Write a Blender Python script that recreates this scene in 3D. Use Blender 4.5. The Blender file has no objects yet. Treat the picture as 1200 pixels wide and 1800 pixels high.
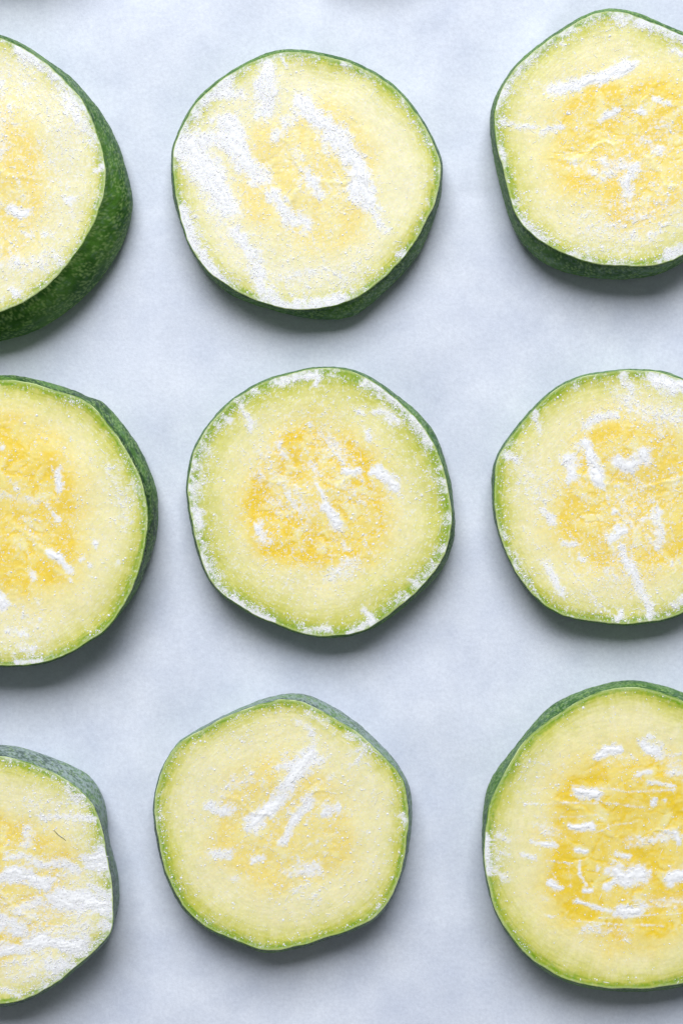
import bpy, math, random
import numpy as np
from mathutils import Vector

# ------------------------------------------------------------------ camera, world, lamp, exposure
S = 0.00013            # metres per pixel of the photograph on the paper
DIST = 3200.0          # camera height in those pixels
scene = bpy.context.scene
COL = scene.collection

cam_data = bpy.data.cameras.new('camera')
cam_data.sensor_fit = 'VERTICAL'
cam_data.sensor_height = 24.0
cam_data.lens = 24.0 * DIST / 1800.0
cam_data.clip_start = 0.01
cam_data.clip_end = 50.0
cam = bpy.data.objects.new('camera', cam_data)
cam.location = (0, 0, DIST * S)
COL.objects.link(cam)
scene.camera = cam

world = bpy.data.worlds.new('World')
scene.world = world
world.use_nodes = True
wb = world.node_tree.nodes['Background']
wb.inputs[0].default_value = (0.95, 1.0, 0.97, 1)
wb.inputs[1].default_value = 0.13

ld = bpy.data.lights.new('window_light', 'AREA')
ld.shape = 'RECTANGLE'
ld.size = 1.50
ld.size_y = 1.25
ld.energy = 64.5
ld.color = (0.985, 0.99, 1.0)
lo = bpy.data.objects.new('window_light', ld)
lo.location = (-0.15, 1.40, 1.49)
COL.objects.link(lo)
lo.rotation_euler = (Vector((0.0, -0.02, 0)) - lo.location).to_track_quat('-Z', 'Y').to_euler()

scene.view_settings.view_transform = 'Standard'
scene.view_settings.look = 'None'
scene.view_settings.exposure = 0.0
scene.view_settings.gamma = 1.0
scene.view_settings.use_curve_mapping = False

# ------------------------------------------------------------------ noise in numpy
def _hash(ix, iy, seed):
    h = (ix.astype(np.int64) * 374761393 + iy.astype(np.int64) * 668265263 + seed * 1274126177) & 0xFFFFFFFF
    h = ((h ^ (h >> 13)) * 1274126177) & 0xFFFFFFFF
    h = (h ^ (h >> 16)) & 0xFFFFFFFF
    h = (h * 2246822519) & 0xFFFFFFFF
    return ((h ^ (h >> 15)) & 0xFFFFFF) / float(0xFFFFFF)

def vnoise(x, y, seed=0):
    x0 = np.floor(x); y0 = np.floor(y)
    fx = x - x0; fy = y - y0
    fx = fx * fx * fx * (fx * (fx * 6 - 15) + 10); fy = fy * fy * fy * (fy * (fy * 6 - 15) + 10)
    a = _hash(x0, y0, seed); b = _hash(x0 + 1, y0, seed)
    c = _hash(x0, y0 + 1, seed); d = _hash(x0 + 1, y0 + 1, seed)
    return (a + (b - a) * fx) * (1 - fy) + (c + (d - c) * fx) * fy

def fbm(x, y, seed=0, octaves=4, gain=0.5):
    s = 0; amp = 1.0; tot = 0
    ca, sa = math.cos(0.6), math.sin(0.6)
    for o in range(octaves):
        s = s + amp * vnoise(x, y, seed + 17 * o)
        tot += amp
        amp *= gain
        x, y = (ca * x - sa * y) * 2.03 + 11.3, (sa * x + ca * y) * 2.03 + 5.7
    return s / tot

def sstep(a, b, x):
    t = np.clip((x - a) / (b - a), 0, 1)
    return t * t * (3 - 2 * t)

def cellnoise(x, y, seed):
    """distance to the nearest jittered point"""
    ix = np.floor(x); iy = np.floor(y)
    best = np.full(x.shape, 9.0)
    for dx in (-1, 0, 1):
        for dy in (-1, 0, 1):
            cx = ix + dx; cy = iy + dy
            px = cx + _hash(cx, cy, seed); py = cy + _hash(cx, cy, seed + 101)
            best = np.minimum(best, (x - px) ** 2 + (y - py) ** 2)
    return np.sqrt(best)

# ------------------------------------------------------------------ mesh helpers
def make_mesh(name, verts, quads=None, tris=None, ngons=None, colors=None, smooth=True):
    me = bpy.data.meshes.new(name)
    nv = len(verts)
    me.vertices.add(nv)
    me.vertices.foreach_set('co', (np.asarray(verts, dtype=np.float32) * S).ravel())
    loops = []; starts = []; n = 0
    for arr, k in ((quads, 4), (tris, 3)):
        if arr is not None and len(arr):
            arr = np.asarray(arr, dtype=np.int32)
            loops.append(arr.ravel()); starts.append(n + np.arange(len(arr), dtype=np.int32) * k)
            n += arr.size
    for g in (ngons or []):
        g = np.asarray(g, dtype=np.int32)
        loops.append(g); starts.append(np.array([n], dtype=np.int32)); n += len(g)
    loops = np.concatenate(loops); starts = np.concatenate(starts)
    me.loops.add(len(loops)); me.loops.foreach_set('vertex_index', loops)
    me.polygons.add(len(starts)); me.polygons.foreach_set('loop_start', starts)
    me.update(calc_edges=True)
    me.polygons.foreach_set('use_smooth', np.full(len(starts), smooth, dtype=bool))
    if colors is not None:
        at = me.color_attributes.new('tint', 'FLOAT_COLOR', 'POINT')
        c = np.ones((nv, 4), dtype=np.float32); c[:, :3] = colors
        at.data.foreach_set('color', c.ravel())
    me.validate()
    return me

def link(name, me, mat, parent=None):
    o = bpy.data.objects.new(name, me)
    me.materials.append(mat)
    COL.objects.link(o)
    if parent: o.parent = parent
    return o

# ------------------------------------------------------------------ materials
def new_mat(name):
    m = bpy.data.materials.new(name); m.use_nodes = True
    nt = m.node_tree
    return m, nt, nt.nodes['Principled BSDF']

def coord(nt, scale):
    tc = nt.nodes.new('ShaderNodeTexCoord'); mp = nt.nodes.new('ShaderNodeMapping')
    mp.inputs['Scale'].default_value = (scale / S,) * 3
    nt.links.new(tc.outputs['Object'], mp.inputs['Vector'])
    return mp.outputs['Vector']

def noise_node(nt, vec, scale, detail=4, rough=0.55):
    n = nt.nodes.new('ShaderNodeTexNoise')
    n.inputs['Scale'].default_value = scale; n.inputs['Detail'].default_value = detail
    n.inputs['Roughness'].default_value = rough
    nt.links.new(vec, n.inputs['Vector'])
    return n.outputs['Fac']

def ramp(nt, fac, stops):
    r = nt.nodes.new('ShaderNodeValToRGB')
    while len(r.color_ramp.elements) < len(stops): r.color_ramp.elements.new(0.5)
    for e, (p, c) in zip(r.color_ramp.elements, stops):
        e.position = p; e.color = (c[0], c[1], c[2], 1)
    nt.links.new(fac, r.inputs['Fac'])
    return r.outputs['Color']

def mixmul(nt, a, b, fac=1.0):
    m = nt.nodes.new('ShaderNodeMix'); m.data_type = 'RGBA'; m.blend_type = 'MULTIPLY'
    m.inputs[0].default_value = fac
    nt.links.new(a, m.inputs[6]); nt.links.new(b, m.inputs[7])
    return m.outputs[2]

def bump(nt, bsdf, height, strength, dist):
    b = nt.nodes.new('ShaderNodeBump')
    b.inputs['Strength'].default_value = strength; b.inputs['Distance'].default_value = dist * S
    nt.links.new(height, b.inputs['Height']); nt.links.new(b.outputs['Normal'], bsdf.inputs['Normal'])

def attr_mat(name, lo_v, hi_v, scale, rough, bump_s, bump_d, sss=0.0, spec=0.3, coat=0.0):
    m, nt, b = new_mat(name)
    at = nt.nodes.new('ShaderNodeAttribute'); at.attribute_name = 'tint'
    v = coord(nt, 1.0)
    n = noise_node(nt, v, scale, 5, 0.65)
    c = ramp(nt, n, [(0.3, (lo_v,) * 3), (0.7, (hi_v,) * 3)])
    nt.links.new(mixmul(nt, at.outputs['Color'], c), b.inputs['Base Color'])
    b.inputs['Roughness'].default_value = rough
    b.inputs['Specular IOR Level'].default_value = spec
    b.inputs['Coat Weight'].default_value = coat
    b.inputs['Coat Roughness'].default_value = 0.18
    if sss:
        b.inputs['Subsurface Weight'].default_value = sss
        b.inputs['Subsurface Radius'].default_value = (1.0, 0.8, 0.3)
        b.inputs['Subsurface Scale'].default_value = 7 * S
    bump(nt, b, n, bump_s, bump_d)
    return m

M_FLESH = attr_mat('zucchini_flesh', 0.95, 1.04, 0.30, 0.50, 0.14, 1.4, sss=0.22, coat=0.25)
M_RIND = attr_mat('zucchini_rind', 0.80, 1.15, 0.35, 0.50, 0.35, 2.0, spec=0.14, coat=0.06)

m, nt, b = new_mat('frost')
v = coord(nt, 1.0)
n = noise_node(nt, v, 0.40, 5, 0.7)
nt.links.new(ramp(nt, n, [(0.3, (0.82, 0.835, 0.875)), (0.7, (0.885, 0.895, 0.925))]), b.inputs['Base Color'])
b.inputs['Roughness'].default_value = 0.75
b.inputs['Specular IOR Level'].default_value = 0.2
b.inputs['Subsurface Weight'].default_value = 0.35
b.inputs['Subsurface Radius'].default_value = (1, 1, 1)
b.inputs['Subsurface Scale'].default_value = 4 * S
M_FROST = m

m, nt, b = new_mat('parchment')
v = coord(nt, 1.0)
n1 = noise_node(nt, v, 0.0075, 6, 0.62)
n2 = noise_node(nt, v, 0.16, 6, 0.75)
c1 = ramp(nt, n1, [(0.30, (0.565, 0.617, 0.750)), (0.70, (0.700, 0.748, 0.860))])
c2 = ramp(nt, n2, [(0.30, (0.90, 0.90, 0.905)), (0.70, (1.08, 1.08, 1.075))])
nt.links.new(mixmul(nt, c1, c2), b.inputs['Base Color'])
b.inputs['Roughness'].default_value = 0.50
b.inputs['Specular IOR Level'].default_value = 0.30
bump(nt, b, n2, 0.22, 2.0)
M_PAPER = m

m, nt, b = new_mat('dark_fibre')
b.inputs['Roughness'].default_value = 0.5
n = noise_node(nt, coord(nt, 1.0), 0.3)
nt.links.new(ramp(nt, n, [(0.3, (0.08, 0.10, 0.07)), (0.7, (0.16, 0.18, 0.13))]), b.inputs['Base Color'])
M_FIBRE = m

# ------------------------------------------------------------------ parchment sheet
gx = np.linspace(-1900, 1900, 381); gy = np.linspace(-2300, 2300, 461)
X, Y = np.meshgrid(gx, gy)
Z = (fbm(X / 420 + 3.1, Y / 420, 5, 3) - 0.5) * 12 + (fbm(X / 130, Y / 170 + 9, 8, 3) - 0.5) * 5.0
# a few long soft creases left from the roll
for (cx, cy, ang, wid, amp, ln) in ((-320, 300, 88, 22, 1.6, 420), (270, 560, 2, 10, -0.45, 130), (-40, 860, 76, 26, 1.8, 240),
                                   (-460, 640, 100, 20, 1.5, 300), (180, -480, 95, 30, 1.5, 380), (-330, -330, 80, 24, 1.2, 260), (330, 800, 60, 30, 2.0, 230)):
    a = math.radians(ang); u = (X - cx) * math.cos(a) + (Y - cy) * math.sin(a); w = -(X - cx) * math.sin(a) + (Y - cy) * math.cos(a)
    Z += 2.0 * amp * np.exp(-(w / wid) ** 2 - (u / ln) ** 2)
Z = Z - 3.0
nx, ny = len(gx), len(gy)
top = np.stack([X.ravel(), Y.ravel(), Z.ravel()], 1)
bot = top - np.array([0, 0, 1.2])
idx = np.arange(nx * ny).reshape(ny, nx)
q = np.stack([idx[:-1, :-1], idx[:-1, 1:], idx[1:, 1:], idx[1:, :-1]], -1).reshape(-1, 4)
edge = np.concatenate([idx[0, :-1], idx[:-1, -1], idx[-1, :0:-1], idx[:0:-1, 0]])
en = np.roll(edge, -1); off = nx * ny
sides = np.stack([edge, edge + off, en + off, en], 1)
paper = link('parchment_paper', make_mesh('parchment_paper', np.concatenate([top, bot]), np.concatenate([q, q[:, ::-1] + off, sides])), M_PAPER)
paper['kind'] = 'structure'

# ------------------------------------------------------------------ outlines
def pts(raw, ox, oy, k):
    return [(ox + x / k, oy + y / k) for x, y in raw]

def mirror(p, xm):
    """the half outside the frame, taken as the mirror of the half in view"""
    return list(p) + [(2 * xm - x, y) for x, y in reversed(p)]

def polar(p, c, th, soft=5.5):
    """radius about c at every angle th (image y down -> world y up)"""
    p = np.asarray(p, float)
    dx = p[:, 0] - c[0]; dy = -(p[:, 1] - c[1])
    # densify
    n = len(p); out_a = []; out_r = []
    for i in range(n):
        j = (i + 1) % n
        for t in np.linspace(0, 1, 12, endpoint=False):
            x = dx[i] + (dx[j] - dx[i]) * t; y = dy[i] + (dy[j] - dy[i]) * t
            out_a.append(math.atan2(y, x)); out_r.append(math.hypot(x, y))
    a = np.array(out_a); r = np.array(out_r); o = np.argsort(a); a = a[o]; r = r[o]
    R = np.interp(th, np.concatenate([a - 2 * np.pi, a, a + 2 * np.pi]), np.concatenate([r, r, r]))
    k = np.exp(-(np.arange(-40, 41) / soft) ** 2); k /= k.sum()
    Rp = np.concatenate([R[-40:], R, R[:40]])
    return np.convolve(Rp, k, 'valid')

NT = 900
TH = -np.pi + 2 * np.pi * (np.arange(NT)) / NT

# ------------------------------------------------------------------ one slice
NG = 300
def build_slice(spec):
    sd = spec['seed']; rng = np.random.default_rng(sd)
    cx, cy = spec['c']; h = spec['h']
    ic = np.array([cx - 600.0, 900.0 - cy])                    # centre, in image offsets
    def unproj(ix, iy, z): f = (DIST - z) / DIST; return ix * f, iy * f
    Rt = polar(spec['top'], spec['c'], TH, spec.get('soft', 6.5))
    Rs = polar(spec['sil'], spec['c'], TH, spec.get('soft', 6.5))
    Rt = Rt + (fbm(np.cos(TH) * 9 + 20, np.sin(TH) * 9 + 20, sd, 3) - 0.5) * 3.0
    Rs = np.maximum(Rs, Rt + spec.get('lip', 0.7))
    Rs = Rs + (fbm(np.cos(TH) * 6 + 40, np.sin(TH) * 6 + 40, sd + 5, 3) - 0.4) * 1.4
    gap = np.maximum(Rs - Rt, 0)
    INSET = 1.5
    base = (ic[0] * (DIST - h) / DIST, ic[1] * (DIST - h) / DIST)   # world xy of the slice's axis
    root = bpy.data.objects.new('zucchini_slice', None)
    COL.objects.link(root)
    root.location = (base[0] * S, base[1] * S, 0)
    root.empty_display_size = 0.01
    root['label'] = spec['label']; root['category'] = 'zucchini slice'; root['group'] = 'zucchini slices laid out on the parchment'
    ft = (DIST - h) / DIST

    # ---- flesh face: a square grid bent to the outline
    g = np.linspace(-1, 1, NG); U, V = np.meshgrid(g, g)
    X0 = U * np.sqrt(1 - V * V / 2); Y0 = V * np.sqrt(1 - U * U / 2)
    rho = np.sqrt(X0 ** 2 + Y0 ** 2); tht = np.arctan2(Y0, X0)
    Rg = np.interp(tht, np.append(TH, np.pi), np.append(Rt, Rt[0])) - INSET
    x = X0 * Rg; y = Y0 * Rg                                    # image offsets from the centre (y up)
    rr = rho * Rg; edge_d = (1 - rho) * Rg                      # pixels from the rim
    PX = cx + x; PY = cy - y                                    # photograph pixels, for the strokes
    # frost strokes
    wx = (fbm(PX / 38, PY / 38, sd + 31, 3) - 0.5); wy = (fbm(PX / 38, PY / 38, sd + 37, 3) - 0.5)
    wx2 = (fbm(PX / 9, PY / 9, sd + 41, 2) - 0.5); wy2 = (fbm(PX / 9, PY / 9, sd + 43, 2) - 0.5)
    FR = np.zeros_like(PX); FI = np.zeros_like(PX)
    for (pp, w, fs, fl) in spec['strokes']:
        A = min(w * 0.85, 30); B = min(w * 0.45, 11)
        qx = PX + wx * A + wx2 * B; qy = PY + wy * A + wy2 * B
        d = np.full(PX.shape, 1e9)
        if len(pp) == 1:
            d = np.hypot(qx - pp[0][0], qy - pp[0][1])
        for (ax, ay), (bx, by) in zip(pp[:-1], pp[1:]):
            ex, ey = bx - ax, by - ay; L = ex * ex + ey * ey + 1e-9
            t = np.clip(((qx - ax) * ex + (qy - ay) * ey) / L, 0, 1)
            d = np.minimum(d, np.hypot(qx - ax - t * ex, qy - ay - t * ey))
        rr_ = d / (w / 2)
        thin = w < 16 / 3.1
        FR = np.maximum(FR, (0.35 if thin else 1.0) * fs * np.exp(-(rr_ / 0.95) ** 2))
        FI = np.maximum(FI, fl * np.exp(-(rr_ / 1.30) ** 2))
    ang = math.radians(spec['dir'])                             # direction the frost was dragged in (image, y up)
    al = x * math.cos(ang) + y * math.sin(ang); ac = -x * math.sin(ang) + y * math.cos(ang)
    n_pat = fbm(al / 36 + 7, ac / 10, sd + 51, 5, 0.62)
    n_fin = fbm(x / 4.2 + 3, y / 4.2, sd + 57, 3, 0.6)
    n_med = fbm(al / 15 + 50, ac / 9 + 9, sd + 59, 4, 0.6)
    n_big = fbm(x / 70 + 9, y / 70, sd + 61, 3)
    # rim frost
    rimn = 0.6 * fbm(np.cos(tht) * 6 + 60, np.sin(tht) * 6 + 60, sd + 63, 3) + 0.4 * fbm(x / 12, y / 12, sd + 64, 3)
    FI = np.maximum(FI, spec['rim'] * 0.8 * sstep(30, 3, edge_d) * sstep(0.42, 0.66, rimn))
    FR = np.maximum(FR, spec['rim'] * 0.46 * sstep(16, 2, edge_d) * sstep(0.42, 0.62, rimn))
    field = FR + (n_pat - 0.5) * 1.1 + (n_fin - 0.5) * 0.55 + (n_med - 0.5) * 0.50
    hgt = np.where(FR > 0.02, field - 0.82, -1.0)
    thick = np.clip(hgt, 0, 0.7)
    dome = np.clip(FR, 0, 1)
    thick = np.where(thick > 0, 0.10 + 1.0 * dome * sstep(0, 0.6, thick), 0)
    FI = np.maximum(FI, 0.28 * spec.get('speck', 0.5) * sstep(0.66, 0.40, np.hypot(x, y) / np.mean(Rt)) * sstep(0.36, 0.60, n_big) * 1.6)
    # film of fine frost (a coat of its own that dulls the flesh to white)
    film = FI * 0.62 + FR * 0.75 + (n_pat - 0.5) * 1.0 + (n_fin - 0.5) * 1.0 + (n_med - 0.5) * 0.55
    film = np.where(FI > 0.01, sstep(0.30, 1.12, film), 0) * 0.94
    veil = 0.15 * np.clip(FI, 0, 1) + 0.35 * sstep(0.10, 1.0, FR)
    speck = sstep(0.70, 0.80, fbm(x / 3.2, y / 3.2, sd + 71, 2, 0.6) + 0.22 * FI + 0.05 * (n_big - 0.5)) * spec.get('speck', 0.5)
    white = np.clip(1 - (1 - film) * (1 - veil) * (1 - 0.8 * speck), 0, 0.93)

    # core and seeds
    kx, ky = spec.get('core_off', (0, 0)); kr = spec.get('core_r', 0.58)
    xw = x - kx + (fbm(x / 45, y / 45, sd + 81, 3) - 0.5) * 38; yw = y - ky + (fbm(x / 45 + 40, y / 45, sd + 83, 3) - 0.5) * 38
    rc = np.hypot(xw, yw) / np.mean(Rt); tc = np.arctan2(yw, xw)
    lob = 1 + 0.07 * np.cos(3 * tc + sd) + 0.03 * np.cos(5 * tc + 2 * sd)
    core = sstep(kr * 1.22, kr * 0.70, rc / lob)
    shoulder = sstep(kr * 1.5, kr * 0.9, rc / lob)
    ridge = 1 - np.abs(fbm(xw / 42 + 5, yw / 26, sd + 87, 4, 0.55) - 0.5) * 2
    ridge = sstep(0.80, 0.98, ridge)
    blot = sstep(0.48, 0.66, fbm(xw / 34, yw / 34, sd + 89, 4, 0.6))
    seeds = np.zeros_like(x); seedin = np.zeros_like(x)
    ns = spec.get('nseed', 12)
    for k in range(ns):
        a = 2 * math.pi * (k + rng.uniform(-.3, .3)) / ns + sd; rad = np.mean(Rt) * kr * rng.uniform(0.40, 0.82)
        sx = kx + rad * math.cos(a); sy = ky + rad * math.sin(a)
        aa = a + rng.uniform(-.5, .5); la = rng.uniform(20, 33); lb = rng.uniform(8, 13)
        xs = 0.5 * (x + xw - kx); ys = 0.5 * (y + yw - ky) if False else 0.5 * (y + yw)
        xs = 0.5 * (x + xw)
        u = (xs - sx) * math.cos(aa) + (ys - sy) * math.sin(aa); w_ = -(xs - sx) * math.sin(aa) + (ys - sy) * math.cos(aa)
        e = np.sqrt((u / la) ** 2 + (w_ / (lb * (1 - 0.16 * u / la))) ** 2)
        seeds = np.maximum(seeds, np.exp(-((e - 1.0) / 0.26) ** 2) * sstep(0.3, 0.6, blot + ridge) * rng.uniform(0.5, 1.0)); seedin = np.maximum(seedin, sstep(1.1, 0.45, e))
    # y-shaped membranes between the three seed chambers
    memb = np.abs(np.sin(1.5 * (tc + spec['seed'] * 0.7))); memb = np.exp(-(memb * rc / 0.028) ** 2) * core * sstep(0.03, 0.12, rc)
    ring = np.exp(-((rc / lob - kr * 0.84) / 0.055) ** 2) * sstep(0.35, 0.6, fbm(xw / 40 + 3, yw / 40, sd + 99, 3))
    gold = np.clip(core * (0.40 + 0.48 * blot + 0.45 * ridge + 0.95 * seeds + 0.75 * ring - 0.35 * memb - 0.40 * seedin), 0, 1) * spec['gold']

    fib = fbm(rr / 2.6, tht * np.mean(Rt) / 26, sd + 91, 3, 0.6)          # fibres that run round under the skin
    fibr = fbm(tht * np.mean(Rt) / 5.0, rr / 40, sd + 93, 3, 0.6)         # and faint rays
    gw = spec.get('green_w', 40) * (0.7 + 0.6 * fbm(np.cos(tht) * 2 + 9, np.sin(tht) * 2, sd + 95, 3)) + spec.get('green_tilt', 0) * np.sin(tht - math.radians(spec.get('green_ang', -90)) + math.pi / 2)
    ed = edge_d + (fib - 0.5) * 14 + (fibr - 0.5) * 8
    g1 = sstep(0.48, -0.02, ed / gw)
    gm = sstep(1.05, 0.10, ed / gw)
    mott = fbm(x / 5.5, y / 5.5, sd + 103, 3, 0.65) - 0.5
    mot2 = fbm(x / 14, y / 14, sd + 105, 3, 0.6) - 0.5                             # strong green next to the skin
    g2 = sstep(1.9, 0.10, ed / gw)                                # yellow green further in
    C = lambda r, g_, b_: np.array([r, g_, b_])
    pale = C(*spec.get('pale', (0.815, 0.765, 0.45))); yg = C(0.655, 0.640, 0.165); grn = C(0.165, 0.325, 0.006)
    yel = C(0.85, 0.745, 0.27); gld = C(0.83, 0.610, 0.050)
    def mix(a, b_, t): return a + (b_ - a) * t[..., None]
    spec['grid'] = (PX, PY)
    col = np.ones(x.shape + (3,)) * pale
    col = mix(col, col * C(1.03, 1.03, 1.08), np.clip((fib - 0.5) * 2.2, 0, 1))
    col = mix(col, C(0.77, 0.735, 0.40), np.clip((0.5 - fib) * 2.0, 0, 1) * sstep(0.4, 0.65, n_big))
    col = mix(col, yel, 0.45 * shoulder * spec['gold'])
    col = mix(col, C(0.84, 0.80, 0.58), 0.5 * np.clip((fibr - 0.55) * 3, 0, 1) * (1 - core))
    col = mix(col, yel, core * min(1, 0.35 + 0.6 * spec['gold']))
    col = mix(col, gld, gold)
    col = mix(col, C(0.86, 0.80, 0.46), 0.30 * seedin * core * sstep(0.25, 0.55, n_big))
    col = mix(col, yg, np.clip(g2 * 0.78 + mot2 * 0.5 * (1 - core), 0, 0.85))
    col = mix(col, C(0.50, 0.52, 0.045), np.clip(gm * (0.72 + 0.9 * mot2), 0, 1))
    col = mix(col, grn, np.clip(g1 * (0.92 + 0.7 * mott), 0, 1))
    col = col * (1 + 0.13 * mott)[..., None]
    lite = sstep(4.5, 1.2, edge_d + (fibr - .5) * 4)             # pale line right inside the peel
    col = mix(col, C(0.66, 0.72, 0.33), 0.40 * lite)
    col = mix(col, C(0.850, 0.862, 0.900), white)

    z = h + (fib - 0.5) * 0.35 + (n_med - 0.5) * 0.45 - 0.35 * seeds * core - 0.25 * gold * (ridge + blot * 0.5) + 0.6 * memb + film * 0.25
    z = h + (z - h + (fbm(x / 90, y / 90, sd + 97, 2) - 0.5) * 4) * sstep(0, 26, edge_d)
    # slice tops lean a little
    tx, ty = spec.get('tilt', (0, 0)); lean = (tx * x + ty * y) / np.mean(Rt); z = z + lean
    spec['z'] = z
    topv = np.stack([x * ft, y * ft, z], -1)
    idx = np.arange(NG * NG).reshape(NG, NG)
    cells = np.stack([idx[:-1, :-1], idx[:-1, 1:], idx[1:, 1:], idx[1:, :-1]], -1)
    link('flesh', make_mesh('flesh', topv.reshape(-1, 3), cells.reshape(-1, 4), colors=col.reshape(-1, 3)), M_FLESH, root)

    # ---- frost patches and crumbs: every separate patch of frost is a mesh with its own thickness
    on = thick > 0.02
    cell_on = on[:-1, :-1] & on[:-1, 1:] & on[1:, :-1] & on[1:, 1:]
    # one more ring of cells so the patch closes down onto the flesh
    grow = cell_on.copy()
    grow[1:] |= cell_on[:-1]; grow[:-1] |= cell_on[1:]; grow[:, 1:] |= cell_on[:, :-1]; grow[:, :-1] |= cell_on[:, 1:]
    fz = z + np.where(on, thick, -0.25)
    fz[0, :] = z[0, :] - .5; fz[-1, :] = z[-1, :] - .5; fz[:, 0] = z[:, 0] - .5; fz[:, -1] = z[:, -1] - .5
    fv = np.stack([x * ft, y * ft, fz], -1).reshape(-1, 3)
    lab = np.full(grow.shape, -1, dtype=np.int32); comps = []
    G = grow.tolist(); L = [[-1] * (NG - 1) for _ in range(NG - 1)]
    for i0, j0 in zip(*np.nonzero(grow)):
        if L[i0][j0] >= 0: continue
        k = len(comps); stack = [(int(i0), int(j0))]; L[i0][j0] = k; comp = []
        while stack:
            i, j = stack.pop(); comp.append((i, j))
            for a, b_ in ((i + 1, j), (i - 1, j), (i, j + 1), (i, j - 1)):
                if 0 <= a < NG - 1 and 0 <= b_ < NG - 1 and G[a][b_] and L[a][b_] < 0:
                    L[a][b_] = k; stack.append((a, b_))
        comps.append(np.array(comp))
    comps.sort(key=len, reverse=True)
    small_q = []
    npatch = 0
    for comp in comps:
        qd = cells[comp[:, 0], comp[:, 1]]
        vs = np.unique(qd)
        ext = max(np.ptp(fv[vs, 0]), np.ptp(fv[vs, 1]))
        mapped = np.searchsorted(vs, qd)
        if ext >= 12 and len(comp) > 24 and npatch < 60:
            fo = link('frost_patch', make_mesh('frost_patch', fv[vs], mapped), M_FROST, root)
            npatch += 1
        else:
            small_q.append(qd)
    # grains: small ice crystals, and needles
    prob = np.clip(0.012 + 0.5 * spec['rim'] * sstep(30, 4, edge_d) * sstep(0.40, 0.60, rimn) + 1.3 * film + 0.55 * FI + 0.30 * spec.get('speck', 0.5) * sstep(0.54, 0.68, n_pat), 0, 1) * (rho < 0.985)
    want = 52000
    ii = rng.integers(1, NG - 1, want); jj = rng.integers(1, NG - 1, want)
    prob = prob * np.where(on, 0.25, 1.0)
    keep = rng.random(want) < prob[ii, jj] * 0.45
    ii, jj = ii[keep][:want], jj[keep][:want]; n = len(ii)
    gp = np.stack([x[ii, jj] * ft, y[ii, jj] * ft, np.maximum(z, fz)[ii, jj] + 0.05], 1)
    gp[:, :2] += rng.normal(0, 0.7, (n, 2))
    hx = [(math.cos(a), math.sin(a), -0.25) for a in np.arange(6) * math.pi / 3]
    hx = hx + [(0.55 * math.cos(a), 0.55 * math.sin(a), 0.8) for a in np.arange(3) * 2 * math.pi / 3]
    octv = np.array(hx, float)                                  # a low crystal: six corners below, three above
    octf = np.array([(6, 7, 8), (0, 1, 6), (1, 7, 6), (1, 2, 7), (2, 3, 7), (3, 8, 7), (3, 4, 8), (4, 5, 8), (5, 6, 8), (5, 0, 6)])
    sz = 0.45 + rng.gamma(1.6, 0.28, n); sz = np.minimum(sz, 2.3)
    sc = sz[:, None] * rng.uniform(0.6, 1.35, (n, 3)); sc[:, 2] *= 0.40
    nn = max(8, n // 60)
    needle = rng.choice(n, nn, replace=False); sc[needle, 0] = rng.uniform(3.5, 9, nn); sc[needle, 1] = rng.uniform(0.5, 0.8, nn); sc[needle, 2] = 0.6
    ra = rng.uniform(0, 2 * np.pi, n); ca, sa = np.cos(ra)[:, None], np.sin(ra)[:, None]
    ov = octv[None] * sc[:, None, :]
    gv = np.stack([ov[..., 0] * ca - ov[..., 1] * sa, ov[..., 0] * sa + ov[..., 1] * ca, ov[..., 2]], -1) + gp[:, None, :]
    gf = octf[None] + (np.arange(n) * 9)[:, None, None]
    gv = gv.reshape(-1, 3); gf = gf.reshape(-1, 3)
    if small_q:
        qd = np.concatenate(small_q); vs = np.unique(qd)
        qm = np.searchsorted(vs, qd) + len(gv); gv = np.concatenate([gv, fv[vs]])
    else: qm = None
    fo = link('frost_grains', make_mesh('frost_grains', gv, qm, gf, smooth=False), M_FROST, root); fo['kind'] = 'stuff'

    # ---- rind: cut edge, swelling side, bottom
    zs = h * spec.get('zs', 0.30)
    rows = []
    prof = [(-0.02, 0.0), (0.0, 0.0)]
    r_in = (Rt - INSET - 0.6) * ft
    tz = (tx * np.cos(TH) + ty * np.sin(TH))                    # lean at the rim
    bdx = np.cos(TH); bdy = np.sin(TH)
    rows.append((r_in * bdx, r_in * bdy, np.full(NT, h - 2.0) + tz, 'in'))
    rows.append((r_in * bdx, r_in * bdy, np.full(NT, h - 0.3) + tz, 'cut'))
    ro = (Rt - 0.5) * ft
    rows.append((ro * bdx, ro * bdy, np.full(NT, h - 0.4) + tz, 'cut'))
    ro = Rt * ft
    rows.append((ro * bdx, ro * bdy, np.full(NT, h - 1.3) + tz, 'edge'))
    # silhouette ring at height zs, un-projected
    fs_ = (DIST - zs) / DIST
    sxw = (ic[0] + Rs * bdx) * fs_ - base[0]; syw = (ic[1] + Rs * bdy) * fs_ - base[1]
    txw = Rt * ft * bdx; tyw = Rt * ft * bdy
    NS = 26
    for k in range(1, NS + 1):
        t = k / NS
        bl = math.sin(t * math.pi / 2) ** 0.9                   # swells quickly below the cut
        zz = (h - 1.3 + tz) * (1 - t) + zs * t
        rows.append((txw + (sxw - txw) * bl, tyw + (syw - tyw) * bl, zz, 'skin'))
    for t, inn in ((0.35, 1.0), (0.7, 4.0), (0.92, 8.0), (1.0, 11.0)):
        L_ = np.hypot(sxw, syw)
        rows.append((sxw * (1 - inn / L_), syw * (1 - inn / L_), np.full(NT, zs * (1 - t)), 'skin'))
    nr = len(rows)
    vx = np.array([r[0] for r in rows]); vy = np.array([r[1] for r in rows]); vz = np.array([np.broadcast_to(r[2], (NT,)) for r in rows])
    kinds = [r[3] for r in rows]
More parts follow.
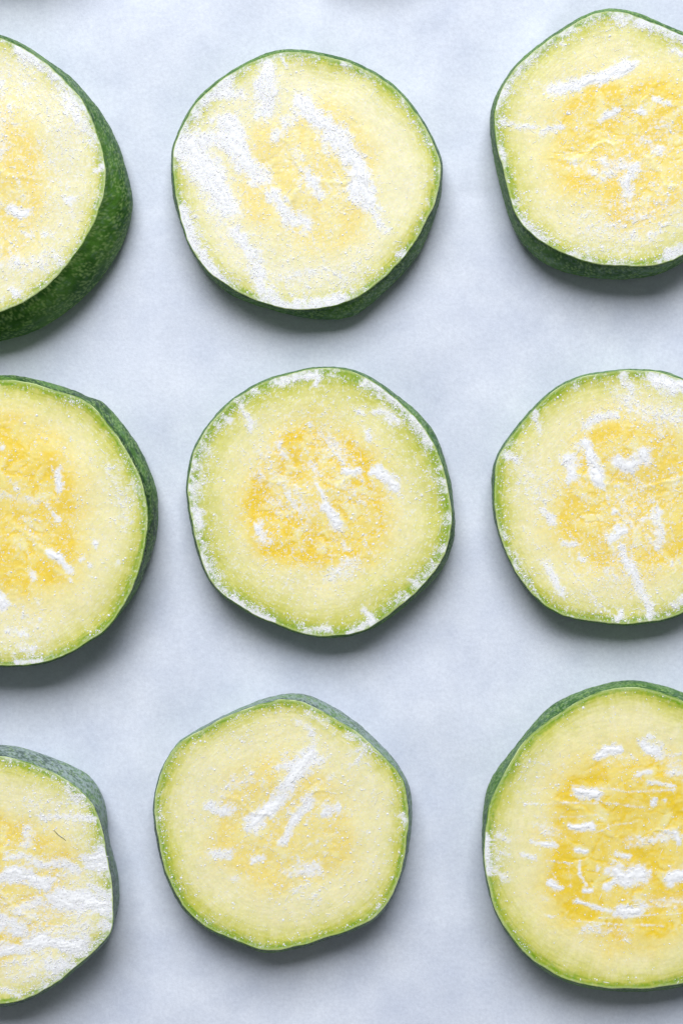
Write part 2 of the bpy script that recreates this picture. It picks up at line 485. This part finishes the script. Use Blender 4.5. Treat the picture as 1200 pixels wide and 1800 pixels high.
    # skin speckle: pale flecks on dark green, frost film
    arc = (TH * np.mean(Rt))[None, :] * np.ones((nr, 1))
    zz = np.concatenate([np.zeros((1, NT)), np.cumsum(np.sqrt(np.diff(vx, axis=0) ** 2 + np.diff(vy, axis=0) ** 2 + np.diff(vz, axis=0) ** 2), axis=0)])
    cell = cellnoise(arc / 5.4, zz / 5.4, sd + 111)
    fleck = sstep(0.46, 0.22, cell) * sstep(0.30, 0.5, vnoise(arc / 9, zz / 9, sd + 113))
    var = fbm(arc / 60, zz / 30, sd + 117, 3)
    dark = C(*spec.get('dark', (0.030, 0.118, 0.010)))
    rc_ = np.ones((nr, NT, 3)) * dark
    rc_ = mix(rc_, C(0.075, 0.200, 0.024), sstep(0.4, 0.7, var))
    rc_ = mix(rc_, C(0.27, 0.43, 0.13), fleck * 0.8)
    fa = spec.get('rfrost', 0.15)
    towards = 0.5 + 0.5 * np.cos(TH - math.radians(spec.get('rfrost_ang', 60)))[None, :]
    ff = fbm(arc / 4.5, zz / 4.5, sd + 121, 3, 0.65) * 0.9 + fbm(arc / 40, zz / 20, sd + 123, 3) * 0.35
    spk = 0.30 + 0.70 * sstep(0.36, 0.62, fbm(arc / 4.0, zz / 4.0, sd + 127, 2))
    fr = spk * np.clip(sstep(0.58, 0.92, ff + fa * towards * 0.75 - 0.08) * (0.35 + 0.65 * towards), 0, 1) * min(1, fa * 1.6)
    rc_ = mix(rc_, C(0.34, 0.43, 0.44), fr * 0.85)
    for i, kd in enumerate(kinds):
        if kd in ('in', 'cut'):
            t = sstep(0.25, 0.75, fbm(np.cos(TH) * 7 + 30, np.sin(TH) * 7, sd + 7, 4, 0.6))
            rc_[i] = C(0.12, 0.25, 0.02) + (C(0.62, 0.72, 0.36) - C(0.12, 0.25, 0.02)) * t[:, None]
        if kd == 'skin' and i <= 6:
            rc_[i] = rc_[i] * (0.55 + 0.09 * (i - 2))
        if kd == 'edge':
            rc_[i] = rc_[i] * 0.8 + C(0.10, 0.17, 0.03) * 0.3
    # small bumps of the skin
    bumpy = (fbm(arc / 9, zz / 9, sd + 131, 2) - 0.5) * 1.5
    for i, kd in enumerate(kinds):
        if kd == 'skin':
            L_ = np.hypot(vx[i], vy[i]); vx[i] += vx[i] / L_ * bumpy[i]; vy[i] += vy[i] / L_ * bumpy[i]
    rv = np.stack([vx, vy, vz], -1).reshape(-1, 3)
    ri = np.arange(nr * NT).reshape(nr, NT); rn = np.roll(ri, -1, axis=1)
    rq = np.stack([ri[:-1], ri[1:], rn[1:], rn[:-1]], -1).reshape(-1, 4)
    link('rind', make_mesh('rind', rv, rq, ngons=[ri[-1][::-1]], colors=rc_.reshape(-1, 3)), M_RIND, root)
    return root

# ------------------------------------------------------------------ the slices, traced in photograph pixels
def strokes(lst, ox, oy, k):
    return [(pts(p, ox, oy, k), w / k, fs, fl) for p, w, fs, fl in lst]

def with_top(sil, top):
    """silhouette where traced, top outline elsewhere (both lists are merged by angle later)"""
    return sil

SP = []
# --- middle of the top row
T = (280, 60, 2.3077)
top = [(510,68),(600,75),(700,95),(790,120),(860,155),(940,205),(1000,265),(1050,335),(1090,400),(1120,460),(1140,520),(1143,570),(1135,620),(1115,690),(1085,750),(1040,840),(980,920),(920,980),(850,1040),(780,1080),(700,1105),(600,1120),(500,1112),(400,1085),(330,1055),(260,1010),(200,970),(150,905),(115,840),(90,760),(70,680),(58,600),(55,520),(62,450),(85,390),(115,330),(160,265),(220,210),(280,165),(340,130),(400,100),(455,80)]
sil = [(510,66),(600,70),(700,88),(790,116),(870,155),(945,205),(1005,265),(1055,335),(1095,400),(1125,460),(1145,520),(1149,560),(1142,650),(1112,760),(1060,880),(1000,960),(930,1030),(860,1095),(800,1140),(720,1160),(640,1158),(560,1145),(460,1120),(380,1095),(300,1065),(240,1020),(180,960),(130,880),(90,780),(60,680),(48,560),(52,470),(85,386),(115,326),(160,261),(220,206),(280,161),(340,126),(400,96),(455,76)]
fr = [([(120,450),(190,560),(270,690)],130,1.0,1.0),([(260,370),(330,480),(410,590)],95,0.95,0.9),([(430,110),(425,290)],80,0.85,0.95),([(230,250),(330,230)],60,0.7,0.7),
      ([(590,290),(700,400),(770,500)],95,0.95,0.9),([(770,500),(800,600),(840,690)],85,1.1,1.0),([(840,690),(915,795)],45,0.8,0.7),([(600,560),(650,650)],50,0.9,0.7),([(460,660),(530,750),(610,765)],64,0.85,0.8),
      ([(100,730),(160,870),(250,990)],75,0.75,0.9),([(310,800),(380,880)],60,0.8,0.8),([(380,880),(420,1040),(500,1095)],70,0.75,0.8),([(430,1080),(600,1095),(740,1070)],70,0.68,0.9),([(560,960),(640,965)],50,0.6,0.6),([(80,430),(240,420)],70,0.85,0.8),
      ([(300,150),(130,330)],60,0.5,0.7),([(560,330),(480,400)],70,0.45,0.55),([(200,300),(330,600),(480,900)],480,0.0,0.30),([(520,1000),(760,1010)],200,0.25,0.5),([(500,100),(515,135)],12,0.9,0.5),([(720,1075),(760,1060)],30,0.9,0.5),([(980,900)],40,0.6,0.6),([(640,470),(560,520),(700,720)],240,0.20,0.25)]
SP.append(dict(c=(540, 315), h=68, top=pts(top,*T), sil=pts(sil,*T), strokes=strokes(fr,*T), dir=-62, gold=0.38, rim=0.6, green_w=30, core_r=0.55, rfrost=0.25, rfrost_ang=-60, seed=3, pale=(0.82,0.785,0.52),
   label='zucchini slice with wide slanting frost streaks over its left half, middle of top row'))
# --- centre of the picture
T = (300, 620, 2.3077)
top = [(640,60),(720,70),(790,98),(860,145),(930,200),(990,260),(1035,315),(1070,375),(1098,445),(1118,510),(1130,590),(1139,650),(1140,700),(1132,750),(1110,820),(1060,900),(1010,960),(950,1010),(900,1050),(850,1090),(790,1125),(730,1145),(650,1152),(580,1148),(500,1130),(430,1100),(350,1070),(280,1030),(215,985),(165,930),(130,860),(105,780),(90,700),(75,630),(68,560),(75,480),(95,400),(125,340),(160,290),(210,230),(270,180),(340,135),(410,105),(480,85),(560,66)]
sil = [(640,58),(720,64),(790,88),(860,130),(940,190),(1010,250),(1060,310),(1090,370),(1115,450),(1135,520),(1145,600),(1153,690),(1148,760),(1125,830),(1090,890),(1040,950),(980,1000),(930,1045),(880,1082),(830,1114),(730,1150),(650,1156),(580,1151),(500,1134),(430,1104),(350,1074),(280,1034),(210,988),(160,932),(125,862),(100,780),(85,700),(70,630),(63,560),(70,480),(90,398),(120,336),(156,286),(206,226),(266,176),(336,131),(408,101),(480,81),(560,62)]
fr = [([(450,110),(600,92)],40,0.7,0.7),([(595,75),(595,130)],26,0.9,0.7),([(290,215),(330,290)],45,0.62,0.6),([(235,270)],40,0.7,0.6),([(790,130),(880,170),(960,240),(1050,350)],55,0.62,0.7),([(840,235),(910,280)],45,0.75,0.6),([(770,235)],35,0.6,0.5),([(800,320),(800,350)],26,0.7,0.5),
      ([(710,490),(770,480)],40,0.85,0.6),([(830,480),(870,510),(905,550)],56,1.0,0.7),([(595,525),(615,590)],20,0.9,0.5),([(615,610),(650,660),(665,695)],54,1.05,0.7),([(580,450),(600,480)],50,0.5,0.8),([(100,640),(105,710)],50,0.75,0.7),([(250,1000),(330,1050),(410,1095)],45,0.75,0.8),
      ([(785,1040),(825,1100),(730,1130)],36,0.8,0.6),([(980,920),(1005,940)],36,0.75,0.5),([(1030,900)],26,0.8,0.5),([(450,400),(430,380)],60,0.55,0.6),([(370,710),(380,760)],50,0.62,0.6),([(700,770),(715,800)],30,0.8,0.5),([(570,295)],26,0.8,0.4),
      ([(130,340),(100,600)],70,0.3,0.5),([(600,560)],500,0.22,0.34),([(420,480),(520,640)],200,0.3,0.42),([(700,420),(620,340)],160,0.3,0.45),([(640,1130),(560,1130)],40,0.6,0.6),([(120,800),(230,1010)],60,0.35,0.6),([(750,860),(640,900)],60,0.4,0.5),([(430,520),(480,660),(560,700)],10,0.6,0.3),([(380,590),(480,640)],8,0.7,0.3)]
SP.append(dict(c=(564, 883), h=66, top=pts(top,*T), sil=pts(sil,*T), strokes=strokes(fr,*T), dir=-55, gold=1.12, rim=0.95, green_w=60, core_r=0.56, core_off=(-8,8), rfrost=0.25, rfrost_ang=40, seed=8, speck=0.65, grains=5500,
   label='zucchini slice with golden seedy core and frost crumbs round its rim, centre of the picture'))
# --- middle of the bottom row
T = (250, 1190, 2.4)
top = [(570,95),(640,97),(700,115),(760,145),(830,185),(900,230),(960,280),(1020,335),(1070,385),(1100,430),(1115,480),(1122,540),(1122,600),(1120,660),(1110,730),(1095,810),(1075,870),(1050,930),(1010,990),(960,1030),(900,1060),(830,1085),(760,1105),(700,1130),(630,1142),(540,1158),(490,1150),(440,1130),(370,1100),(290,1070),(220,1020),(165,960),(130,890),(100,820),(75,730),(58,640),(52,560),(60,480),(80,400),(115,330),(155,275),(200,250),(270,212),(340,175),(420,140),(500,112)]
sil = [(600,72),(650,68),(700,75),(770,105),(840,145),(910,195),(970,250),(1030,310),(1080,370),(1115,430),(1133,490),(1138,560),(1132,640),(1122,720),(1105,800),(1080,870),(1055,930),(1012,992),(960,1032),(900,1062),(830,1087),(760,1107),(700,1132),(630,1144),(540,1160),(490,1152),(440,1132),(370,1102),(290,1072),(218,1022),(162,962),(126,892),(96,822),(71,730),(54,640),(48,560),(56,480),(76,400),(112,330),(155,270),(200,240),(270,200),(340,163),(420,127),(500,95),(550,80)]
fr = [([(720,330),(640,400),(600,460)],90,1.1,1.0),([(590,510),(530,570),(470,630)],64,1.0,0.9),([(700,530),(650,610),(590,690)],56,0.95,0.9),([(300,540),(370,580)],60,0.75,0.8),([(340,500),(450,420)],90,0.35,0.5),([(300,740),(365,740)],50,0.75,0.7),([(460,775),(500,765)],40,0.8,0.6),
      ([(620,820),(740,800)],70,0.5,0.65),([(770,570),(830,555)],46,0.75,0.6),([(660,190),(720,240)],50,0.55,0.5),([(860,250),(920,250)],40,0.6,0.5),([(770,190),(700,150)],40,0.45,0.5),([(930,290),(870,330)],30,0.6,0.5),([(880,370),(960,300)],60,0.3,0.5),([(600,560)],560,0.16,0.36),([(600,880),(730,900)],90,0.28,0.4),([(370,850),(400,860)],30,0.6,0.5),([(1090,580),(1110,600)],30,0.65,0.6)]
SP.append(dict(c=(497, 1448), h=76, top=pts(top,*T), sil=pts(sil,*T), strokes=strokes(fr,*T), dir=48, gold=0.48, rim=0.28, green_w=36, green_tilt=6, core_r=0.55, core_off=(0,0), rfrost=1.0, rfrost_ang=45, seed=14, speck=0.3, grains=2600, dark=(0.018,0.05,0.018),
   label='five-sided zucchini slice with two parallel frost streaks on its core, middle of bottom row'))
# --- left of the top row
T = (0, 40, 3.0)
top = [(-240,30),(-100,52),(0,80),(60,98),(120,130),(180,165),(240,210),(300,262),(360,320),(410,375),(450,430),(490,510),(520,600),(545,680),(558,760),(555,850),(540,940),(510,1030),(470,1110),(420,1195),(360,1275),(300,1340),(240,1400),(170,1450),(90,1490),(0,1528),(-100,1552),(-240,1565)]
sil = [(-240,22),(-100,44),(0,72),(60,90),(130,120),(200,165),(270,215),(340,260),(400,310),(450,370),(520,450),(580,550),(630,650),(665,760),(690,860),(702,950),(690,1040),(660,1130),(620,1220),(560,1310),(490,1400),(400,1485),(300,1560),(200,1620),(100,1655),(0,1682),(-100,1700),(-240,1708)]
fr = [([(100,150),(200,190)],80,0.9,0.9),([(20,90),(90,130)],60,0.4,0.7),([(60,980),(130,1000)],60,0.95,0.8),([(350,940),(400,930)],40,0.85,0.7),([(70,1420),(100,1440)],46,0.75,0.7),([(510,780),(540,760)],36,0.9,0.7),([(120,1110),(150,1120)],30,0.7,0.5),([(240,1110)],40,0.7,0.7),
      ([(180,200),(380,400),(480,620)],100,0.42,0.75),([(50,250),(100,800),(80,1350)],420,0.10,0.36),([(330,500),(360,900),(250,1300)],300,0.10,0.38),([(0,320),(30,700)],100,0.42,0.6),([(380,380),(430,440)],60,0.6,0.6),([(0,1290),(250,1250)],140,0.4,0.6)]
SP.append(dict(c=(-80, 306), h=100, top=mirror(pts(top,*T),-80), sil=mirror(pts(sil,*T),-80), strokes=strokes(fr,*T), dir=-70, gold=0.62, rim=0.5, green_w=22, core_r=0.62, rfrost=0.22, rfrost_ang=60, seed=21, zs=0.26, speck=0.6, grains=5000, pale=(0.80,0.76,0.48),
   label='thick zucchini slice showing a wide dark green speckled rind, left of the top row'))
# --- left of the middle row
T = (0, 640, 3.2733)
top = [(10,88),(80,90),(180,110),(280,135),(370,165),(440,185),(500,215),(560,265),(620,340),(680,420),(730,500),(775,580),(810,660),(835,740),(850,830),(850,920),(840,1010),(825,1100),(800,1190),(765,1290),(720,1380),(660,1470),(600,1545),(520,1590),(440,1645),(350,1690),(250,1720),(150,1735),(10,1735)]
sil = [(10,65),(100,65),(200,85),(330,120),(470,165),(505,200),(530,193),(575,203),(640,260),(710,350),(780,440),(830,530),(870,630),(900,720),(912,820),(910,920),(895,1020),(870,1110),(830,1210),(785,1310),(730,1395),(664,1475),(604,1550),(522,1596),(440,1650),(350,1695),(250,1725),(150,1739),(10,1740)]
fr = [([(330,620),(345,700)],56,0.85,0.8),([(285,1075),(340,1120),(400,1195)],54,1.15,0.9),([(400,1240),(410,1255)],26,0.8,0.5),([(0,1330),(15,1390)],70,1.0,0.8),([(180,1210),(200,1240)],46,0.9,0.7),([(545,1040)],44,1.0,0.7),([(470,1125)],36,0.95,0.6),([(520,1160)],34,0.95,0.6),([(305,850),(350,890)],30,0.75,0.6),([(690,1140)],36,0.6,0.5),
      ([(40,1530),(150,1560)],60,0.55,0.6),([(110,1620),(200,1640)],60,0.5,0.6),([(90,1712),(240,1712)],30,0.75,0.8),([(230,1470)],36,0.7,0.6),([(0,760),(200,790)],60,0.42,0.55),([(100,720)],50,0.5,0.5),([(140,1480),(160,1650)],300,0.18,0.40),([(780,700),(700,900),(650,620)],120,0.2,0.42),([(250,900)],560,0.12,0.30),([(10,480)],36,0.7,0.6),([(620,600),(660,600)],24,0.6,0.5)]
SP.append(dict(c=(3, 918), h=86, top=mirror(pts(top,*T),3), sil=mirror(pts(sil,*T),3), strokes=strokes(fr,*T), dir=-50, gold=1.0, rim=0.30, green_w=38, core_r=0.62, core_off=(-6,22), rfrost=0.16, rfrost_ang=10, seed=34, speck=0.5, grains=3600, dark=(0.020,0.07,0.016),
   label='zucchini slice with deep yellow core and torn notch in its skin, left of middle row'))
# --- left of the bottom row
T = (0, 1290, 3.5308)
top = [(-50,136),(0,140),(80,150),(160,170),(250,205),(340,245),(420,290),(490,335),(550,400),(595,470),(625,550),(645,630),(660,720),(680,820),(695,930),(703,1040),(705,1130),(700,1210),(680,1255),(620,1320),(550,1385),(470,1450),(380,1530),(280,1590),(180,1640),(80,1670),(0,1678),(-50,1680)]
sil = [(-50,66),(0,70),(100,80),(200,105),(300,140),(400,180),(490,220),(560,262),(610,330),(645,410),(665,490),(670,580),(680,670),(710,770),(735,870),(743,970),(740,1070),(715,1150),(703,1212),(684,1262),(624,1327),(553,1392),(473,1457),(383,1537),(282,1597),(181,1647),(81,1676),(0,1684),(-50,1686)]
fr = [([(0,890),(140,880),(310,915)],90,1.0,1.0),([(560,790),(630,760),(640,820)],120,1.0,1.0),([(360,1040),(520,1060),(690,1090)],130,1.05,1.0),([(200,1280),(340,1300),(490,1310)],110,1.0,1.0),([(330,1450),(430,1430)],110,0.8,0.9),([(50,770),(350,800),(480,850)],70,0.55,0.8),([(630,1200),(690,1210)],90,0.9,0.9),([(150,610),(170,700)],80,0.4,0.8),
      ([(250,510),(400,515),(570,530)],50,0.55,0.8),([(0,1150),(140,1190)],110,0.85,0.9),([(0,1330),(150,1340)],90,0.9,0.9),([(430,360),(530,440)],80,0.35,0.6),([(150,850),(600,1000)],330,0.25,0.45),([(100,1150),(580,1180)],330,0.32,0.50),([(100,1450),(350,1500)],280,0.32,0.55),([(560,960),(690,1000)],70,0.6,0.8),([(120,1100),(250,1060)],80,0.5,0.8),([(300,450),(520,620)],260,0.10,0.40),([(280,1590),(300,1560)],36,0.8,0.7),([(0,1600),(120,1620)],60,0.4,0.5)]
SP.append(dict(c=(-14, 1548), h=90, top=mirror(pts(top,*T),-14), sil=mirror(pts(sil,*T),-14), strokes=strokes(fr,*T), dir=4, gold=0.70, rim=0.65, green_w=30, core_r=0.60, core_off=(10,-10), rfrost=0.95, rfrost_ang=45, seed=55, speck=0.5, grains=5500, dark=(0.014,0.05,0.02),
   label='zucchini slice with its lower half buried under white frost, left of bottom row'))
# --- right of the top row
T = (840, 0, 3.3333)
top = [(1060,150),(980,110),(900,85),(820,65),(740,64),(680,77),(600,117),(520,162),(440,217),(360,272),(290,327),(220,392),(170,462),(125,532),(102,600),(92,660),(92,740),(102,820),(122,900),(147,990),(167,1080),(182,1160),(202,1230),(250,1310),(310,1370),(380,1420),(450,1465),(530,1500),(620,1530),(720,1550),(820,1555),(860,1558)]
topR = [(900,1560),(980,1560),(1060,1550),(1130,1530),(1200,1500),(1330,1400),(1460,1250),(1560,1060),(1600,860),(1590,660),(1530,480),(1440,340),(1320,250),(1200,205),(1130,180)]
sil = [(1060,146),(980,106),(900,80),(820,61),(740,60),(670,72),(590,112),(500,165),(420,220),(340,280),(260,340),(195,405),(150,480),(105,550),(75,620),(65,700),(75,800),(85,900),(105,990),(130,1090),(155,1180),(180,1280),(230,1390),(290,1470),(370,1535),(450,1575),(550,1605),(680,1630),(800,1638),(860,1635)]
silR = [(920,1630),(1030,1618),(1110,1590),(1200,1535),(1340,1430),(1465,1265),(1565,1065),(1604,860),(1594,660),(1534,478),(1443,337),(1322,247),(1200,201),(1130,176)]
fr = [([(440,530),(600,490)],80,0.95,1.0),([(600,490),(760,440),(900,390)],74,1.1,1.0),([(800,110),(1000,140)],90,0.62,0.85),([(1060,150),(1200,200)],60,0.7,0.8),([(560,170),(480,200)],60,0.5,0.7),([(140,530),(160,560)],36,0.7,0.6),([(110,640)],36,0.8,0.7),([(165,730),(300,745)],50,0.62,0.6),([(370,780),(480,750)],60,0.5,0.6),
      ([(720,690),(810,640)],44,0.85,0.7),([(950,650),(970,660)],44,0.85,0.7),([(1030,580),(1110,600)],40,0.6,0.6),([(740,950),(900,990)],110,0.66,0.7),([(860,1050),(870,1160)],90,0.70,0.7),([(560,950),(700,1020)],90,0.4,0.5),([(1000,850),(1060,880)],70,0.55,0.6),([(120,850),(150,970)],40,0.55,0.7),
      ([(900,900)],600,0.16,0.36),([(700,1350),(1100,1250)],330,0.22,0.52),([(1100,1500),(1190,1450)],80,0.55,0.8),([(460,1420)],30,0.7,0.5),([(150,480),(420,230)],80,0.3,0.55),([(1150,280),(1190,330)],60,0.65,0.7),([(1000,1380),(1060,1360)],40,0.6,0.6),([(480,270),(510,270)],30,0.7,0.5)]
SP.append(dict(c=(1097, 246), soft=16, h=80, top=pts(top+topR,*T), sil=pts(sil+silR,*T), strokes=strokes(fr,*T), dir=14, gold=0.88, rim=0.85, green_w=34, core_r=0.60, core_off=(10,-10), rfrost=0.28, rfrost_ang=-60, seed=73, speck=0.6, grains=5500,
   label='zucchini slice with a white frost bar above its orange core, right of top row'))
# --- right of the middle row
T = (840, 630, 3.3333)
top = [(880,68),(820,72),(740,80),(660,95),(580,115),(510,145),(450,180),(390,230),(330,290),(270,355),(210,430),(160,500),(120,570),(97,640),(92,720),(91,800),(95,880),(107,960),(127,1040),(152,1110),(187,1190),(227,1265),(277,1335),(332,1400),(400,1460),(480,1500),(570,1525),(670,1540),(770,1555),(860,1557),(900,1556)]
topR = [(960,1550),(1050,1540),(1120,1525),(1200,1490),(1330,1410),(1450,1290),(1550,1110),(1600,900),(1590,690),(1530,480),(1430,310),(1310,190),(1200,128),(1150,106),(1110,92),(1060,80),(980,70)]
sil = [(880,64),(820,68),(740,75),(660,88),(580,108),(508,138),(446,174),(385,224),(324,284),(263,349),(203,424),(152,494),(110,566),(84,640),(78,720),(78,800),(84,880),(98,960),(119,1040),(146,1112),(182,1193),(223,1268),(274,1339),(330,1404),(400,1464),(480,1504),(570,1530),(670,1545),(770,1560),(860,1562),(900,1561)]
silR = [(960,1555),(1050,1545),(1120,1530),(1200,1495),(1334,1413),(1454,1293),(1554,1112),(1604,900),(1594,690),(1534,478),(1433,306),(1312,186),(1200,122),(1150,98),(1110,84),(1060,73),(980,64)]
fr = [([(640,390),(700,350),(800,345)],70,0.72,0.8),([(535,610),(540,710)],90,0.9,0.9),([(615,510),(660,600),(715,725)],80,1.1,1.0),([(830,600),(900,640),(950,570)],100,0.95,0.9),([(780,1050),(850,1000)],60,1.05,0.9),([(1060,910),(1060,1000),(1070,1090)],80,0.75,0.8),([(960,950),(1000,930)],50,0.55,0.6),([(830,1110),(880,1220)],50,0.8,0.8),([(880,1220),(950,1370),(1000,1520)],75,0.72,0.85),
      ([(370,880),(450,960)],50,0.62,0.7),([(490,1080),(570,1095)],45,0.7,0.7),([(590,1170),(620,1190)],44,0.65,0.6),([(400,1200),(440,1300),(490,1380)],50,0.62,0.7),([(1030,120),(1100,150),(1200,170)],110,0.95,1.0),([(860,110),(900,200)],60,0.6,0.7),([(330,320),(360,430)],40,0.65,0.6),([(160,550),(230,600)],60,0.6,0.7),([(570,170)],50,0.55,0.6),
      ([(800,900)],26,0.9,0.6),([(790,910),(800,890)],36,0.9,0.6),([(800,745),(820,750)],24,0.9,0.5),([(1140,1440),(1200,1400)],70,0.7,0.8),([(810,1530),(830,1500)],40,0.8,0.7),([(1100,320),(1180,330)],100,0.45,0.75),([(1130,1190)],70,0.5,0.7),([(900,780),(800,1250)],460,0.22,0.44),([(420,800),(300,700)],200,0.18,0.5),([(900,250),(1100,400)],200,0.25,0.5),([(200,1100),(370,1430)],14,0.6,0.7),([(540,1230),(700,1430),(800,1510)],12,0.6,0.7),([(470,790),(700,1300)],16,0.0,0.2)]
SP.append(dict(c=(1100, 873), h=58, top=pts(top+topR,*T), sil=pts(sil+silR,*T), strokes=strokes(fr,*T), dir=-62, gold=0.90, rim=0.6, green_w=36, core_r=0.64, core_off=(12,-4), rfrost=0.2, rfrost_ang=120, seed=89, speck=0.6, grains=5000,
   label='zucchini slice dotted with chunky white frost spots and little rind, right of middle row'))
# --- right of the bottom row
T = (830, 1180, 3.1027)
top = [(860,84),(800,87),(720,103),(640,133),(560,168),(510,203),(450,243),(380,293),(310,350),(262,405),(212,485),(162,573),(112,673),(82,763),(68,850),(62,950),(67,1050),(80,1140),(100,1230),(130,1320),(180,1410),(240,1490),(310,1560),(390,1620),(480,1670),(570,1700),(660,1720),(760,1730),(860,1732)]
sil = [(860,48),(800,52),(720,68),(640,90),(560,120),(490,150),(420,195),(370,245),(320,300),(270,360),(210,440),(160,500),(110,570),(75,650),(60,740),(50,840),(50,940),(58,1050),(74,1140),(95,1232),(126,1323),(177,1414),(238,1495),(308,1566),(388,1626),(478,1676),(569,1706),(660,1726),(760,1736),(860,1738)]
fr = [([(690,460),(790,425)],58,1.15,0.9),([(950,410),(1010,440)],84,1.0,0.9),([(970,350),(980,360)],38,0.95,0.6),([(905,555),(970,555)],46,1.05,0.8),([(960,610),(1100,620)],26,0.6,0.7),([(585,665),(670,668)],62,1.2,0.9),([(550,850),(645,843)],52,1.1,0.8),([(330,935),(440,955)],38,0.85,0.7),([(560,975),(610,985)],36,1.0,0.7),([(780,995),(845,1015)],36,0.85,0.7),
      ([(780,1110),(840,1140),(915,1120)],90,1.0,0.9),([(730,1195),(790,1150)],50,0.85,0.8),([(1090,1110),(1148,1095)],90,1.1,0.9),([(420,1150),(470,1190)],40,1.0,0.7),([(785,1300),(895,1300)],62,1.15,0.9),([(560,1250),(640,1280),(750,1300)],28,0.85,0.7),([(605,1200),(650,1190)],28,0.9,0.6),([(975,705)],46,0.95,0.7),([(1045,700)],28,0.8,0.5),([(685,1080)],32,0.95,0.5),
      ([(850,930),(1000,910),(1100,890)],64,0.3,0.85),([(1100,880),(1120,940)],30,0.9,0.6),([(970,1090)],26,0.8,0.5),([(540,620),(700,640),(860,655),(1100,645)],14,0.85,0.7),([(280,725),(540,718),(760,718),(980,750)],13,0.85,0.6),([(430,800),(680,780),(740,830),(740,860)],13,0.85,0.5),([(650,890),(760,840),(900,815)],12,0.85,0.5),
      ([(395,1030),(525,1050),(535,1180)],12,0.85,0.4),([(400,1035),(450,1130)],12,0.85,0.5),([(585,1040),(580,1110),(620,1170)],20,0.75,0.6),([(400,1330),(560,1365),(760,1380),(1040,1390)],13,0.8,0.6),([(680,1345),(900,1335),(1148,1320)],11,0.8,0.5),([(660,760),(740,780)],10,0.8,0.4),([(1050,790),(1148,800)],11,0.8,0.4),
      ([(70,890),(85,1010),(95,1090)],44,0.75,0.9),([(110,1050),(190,1130)],60,0.5,0.7),([(150,880),(160,1000)],110,0.22,0.55),([(270,1000),(330,1020)],30,0.7,0.6),([(370,1225),(400,1240)],40,0.6,0.5),([(380,850),(430,900)],110,0.42,0.45),([(1080,470),(1148,520)],120,0.45,0.4),([(900,1250),(1148,1260)],90,0.42,0.45),([(620,1420),(850,1430)],70,0.42,0.45),([(480,560),(430,800)],150,0.1,0.25),([(300,500),(350,620)],120,0.0,0.35),([(760,480),(860,460)],130,0.0,0.35),([(820,640)],26,0.0,0.3)]
SP.append(dict(c=(1107, 1472), h=84, top=mirror(pts(top,*T),1107), sil=mirror(pts(sil,*T),1107), strokes=strokes(fr,*T), dir=-3, gold=1.05, rim=0.15, green_w=36, core_r=0.66, core_off=(10,-20), rfrost=0.18, rfrost_ang=120, seed=107, speck=0.2, grains=2200, nseed=14,
   label='zucchini slice with wet yellow core crossed by thin frost lines, right of bottom row'))

import copy
def neighbour(src, dx, dy, seed, label):
    n = copy.deepcopy(src)
    sh = lambda p: [(a + dx, b_ + dy) for a, b_ in p]
    n['c'] = sh([n['c']])[0]; n['top'] = sh(n['top']); n['sil'] = sh(n['sil'])
    n['strokes'] = [(sh(p), w, fs, fl) for p, w, fs, fl in n['strokes']]
    n['seed'] = seed; n['label'] = label; n['lip'] = 2.5
    return n
EXTRA = [neighbour(SP[1], 75, -1212, 131, 'zucchini slice just above the picture whose soft shadow falls into the top middle'),
         neighbour(SP[4], -10, -1264, 149, 'zucchini slice just above the picture whose soft shadow falls into the top left corner')]
for sp in SP + EXTRA: build_slice(sp)

# ------------------------------------------------------------------ a stray dark hair on the bottom left slice
def tube(path, r, n=6):
    P = [Vector(p) for p in path]; vs = []; fs = []
    for i, p in enumerate(P):
        t = (P[min(i + 1, len(P) - 1)] - P[max(i - 1, 0)]).normalized()
        a = t.cross(Vector((0, 0, 1))).normalized(); b_ = a.cross(t)
        rr = r * (0.6 if i in (0, len(P) - 1) else 1)
        for k in range(n):
            w = 2 * math.pi * k / n; vs.append(tuple(p + a * (rr * math.cos(w)) + b_ * (rr * math.sin(w))))
    for i in range(len(P) - 1):
        for k in range(n):
            k2 = (k + 1) % n; fs.append((i * n + k, i * n + k2, (i + 1) * n + k2, (i + 1) * n + k))
    return np.array(vs), np.array(fs), [list(range(n))[::-1], [(len(P) - 1) * n + k for k in range(n)]]
sp = SP[5]; near = np.hypot(sp['grid'][0] - 105.5, sp['grid'][1] - 1468.5) < 16
hz = float(sp['z'][near].max()) + 0.3; f = (DIST - hz) / DIST
path = []
for t in np.linspace(0, 1, 9):
    px = 95 + 21.5 * t; py = 1458.5 + 20.5 * t + 1.3 * math.sin(t * 5)
    path.append(((px - 105.5) * f, (1468.5 - py) * f, 0.3 * math.sin(t * 3.1)))
v_, q_, ng = tube(path, 0.42)
hair = link('hair', make_mesh('hair', v_, q_, ngons=ng), M_FIBRE)
hair.location = ((105.5 - 600) * f * S, (900 - 1468.5) * f * S, hz * S)
hair['label'] = 'tiny dark hair lying on the frosty zucchini slice at bottom left'
hair['category'] = 'hair'
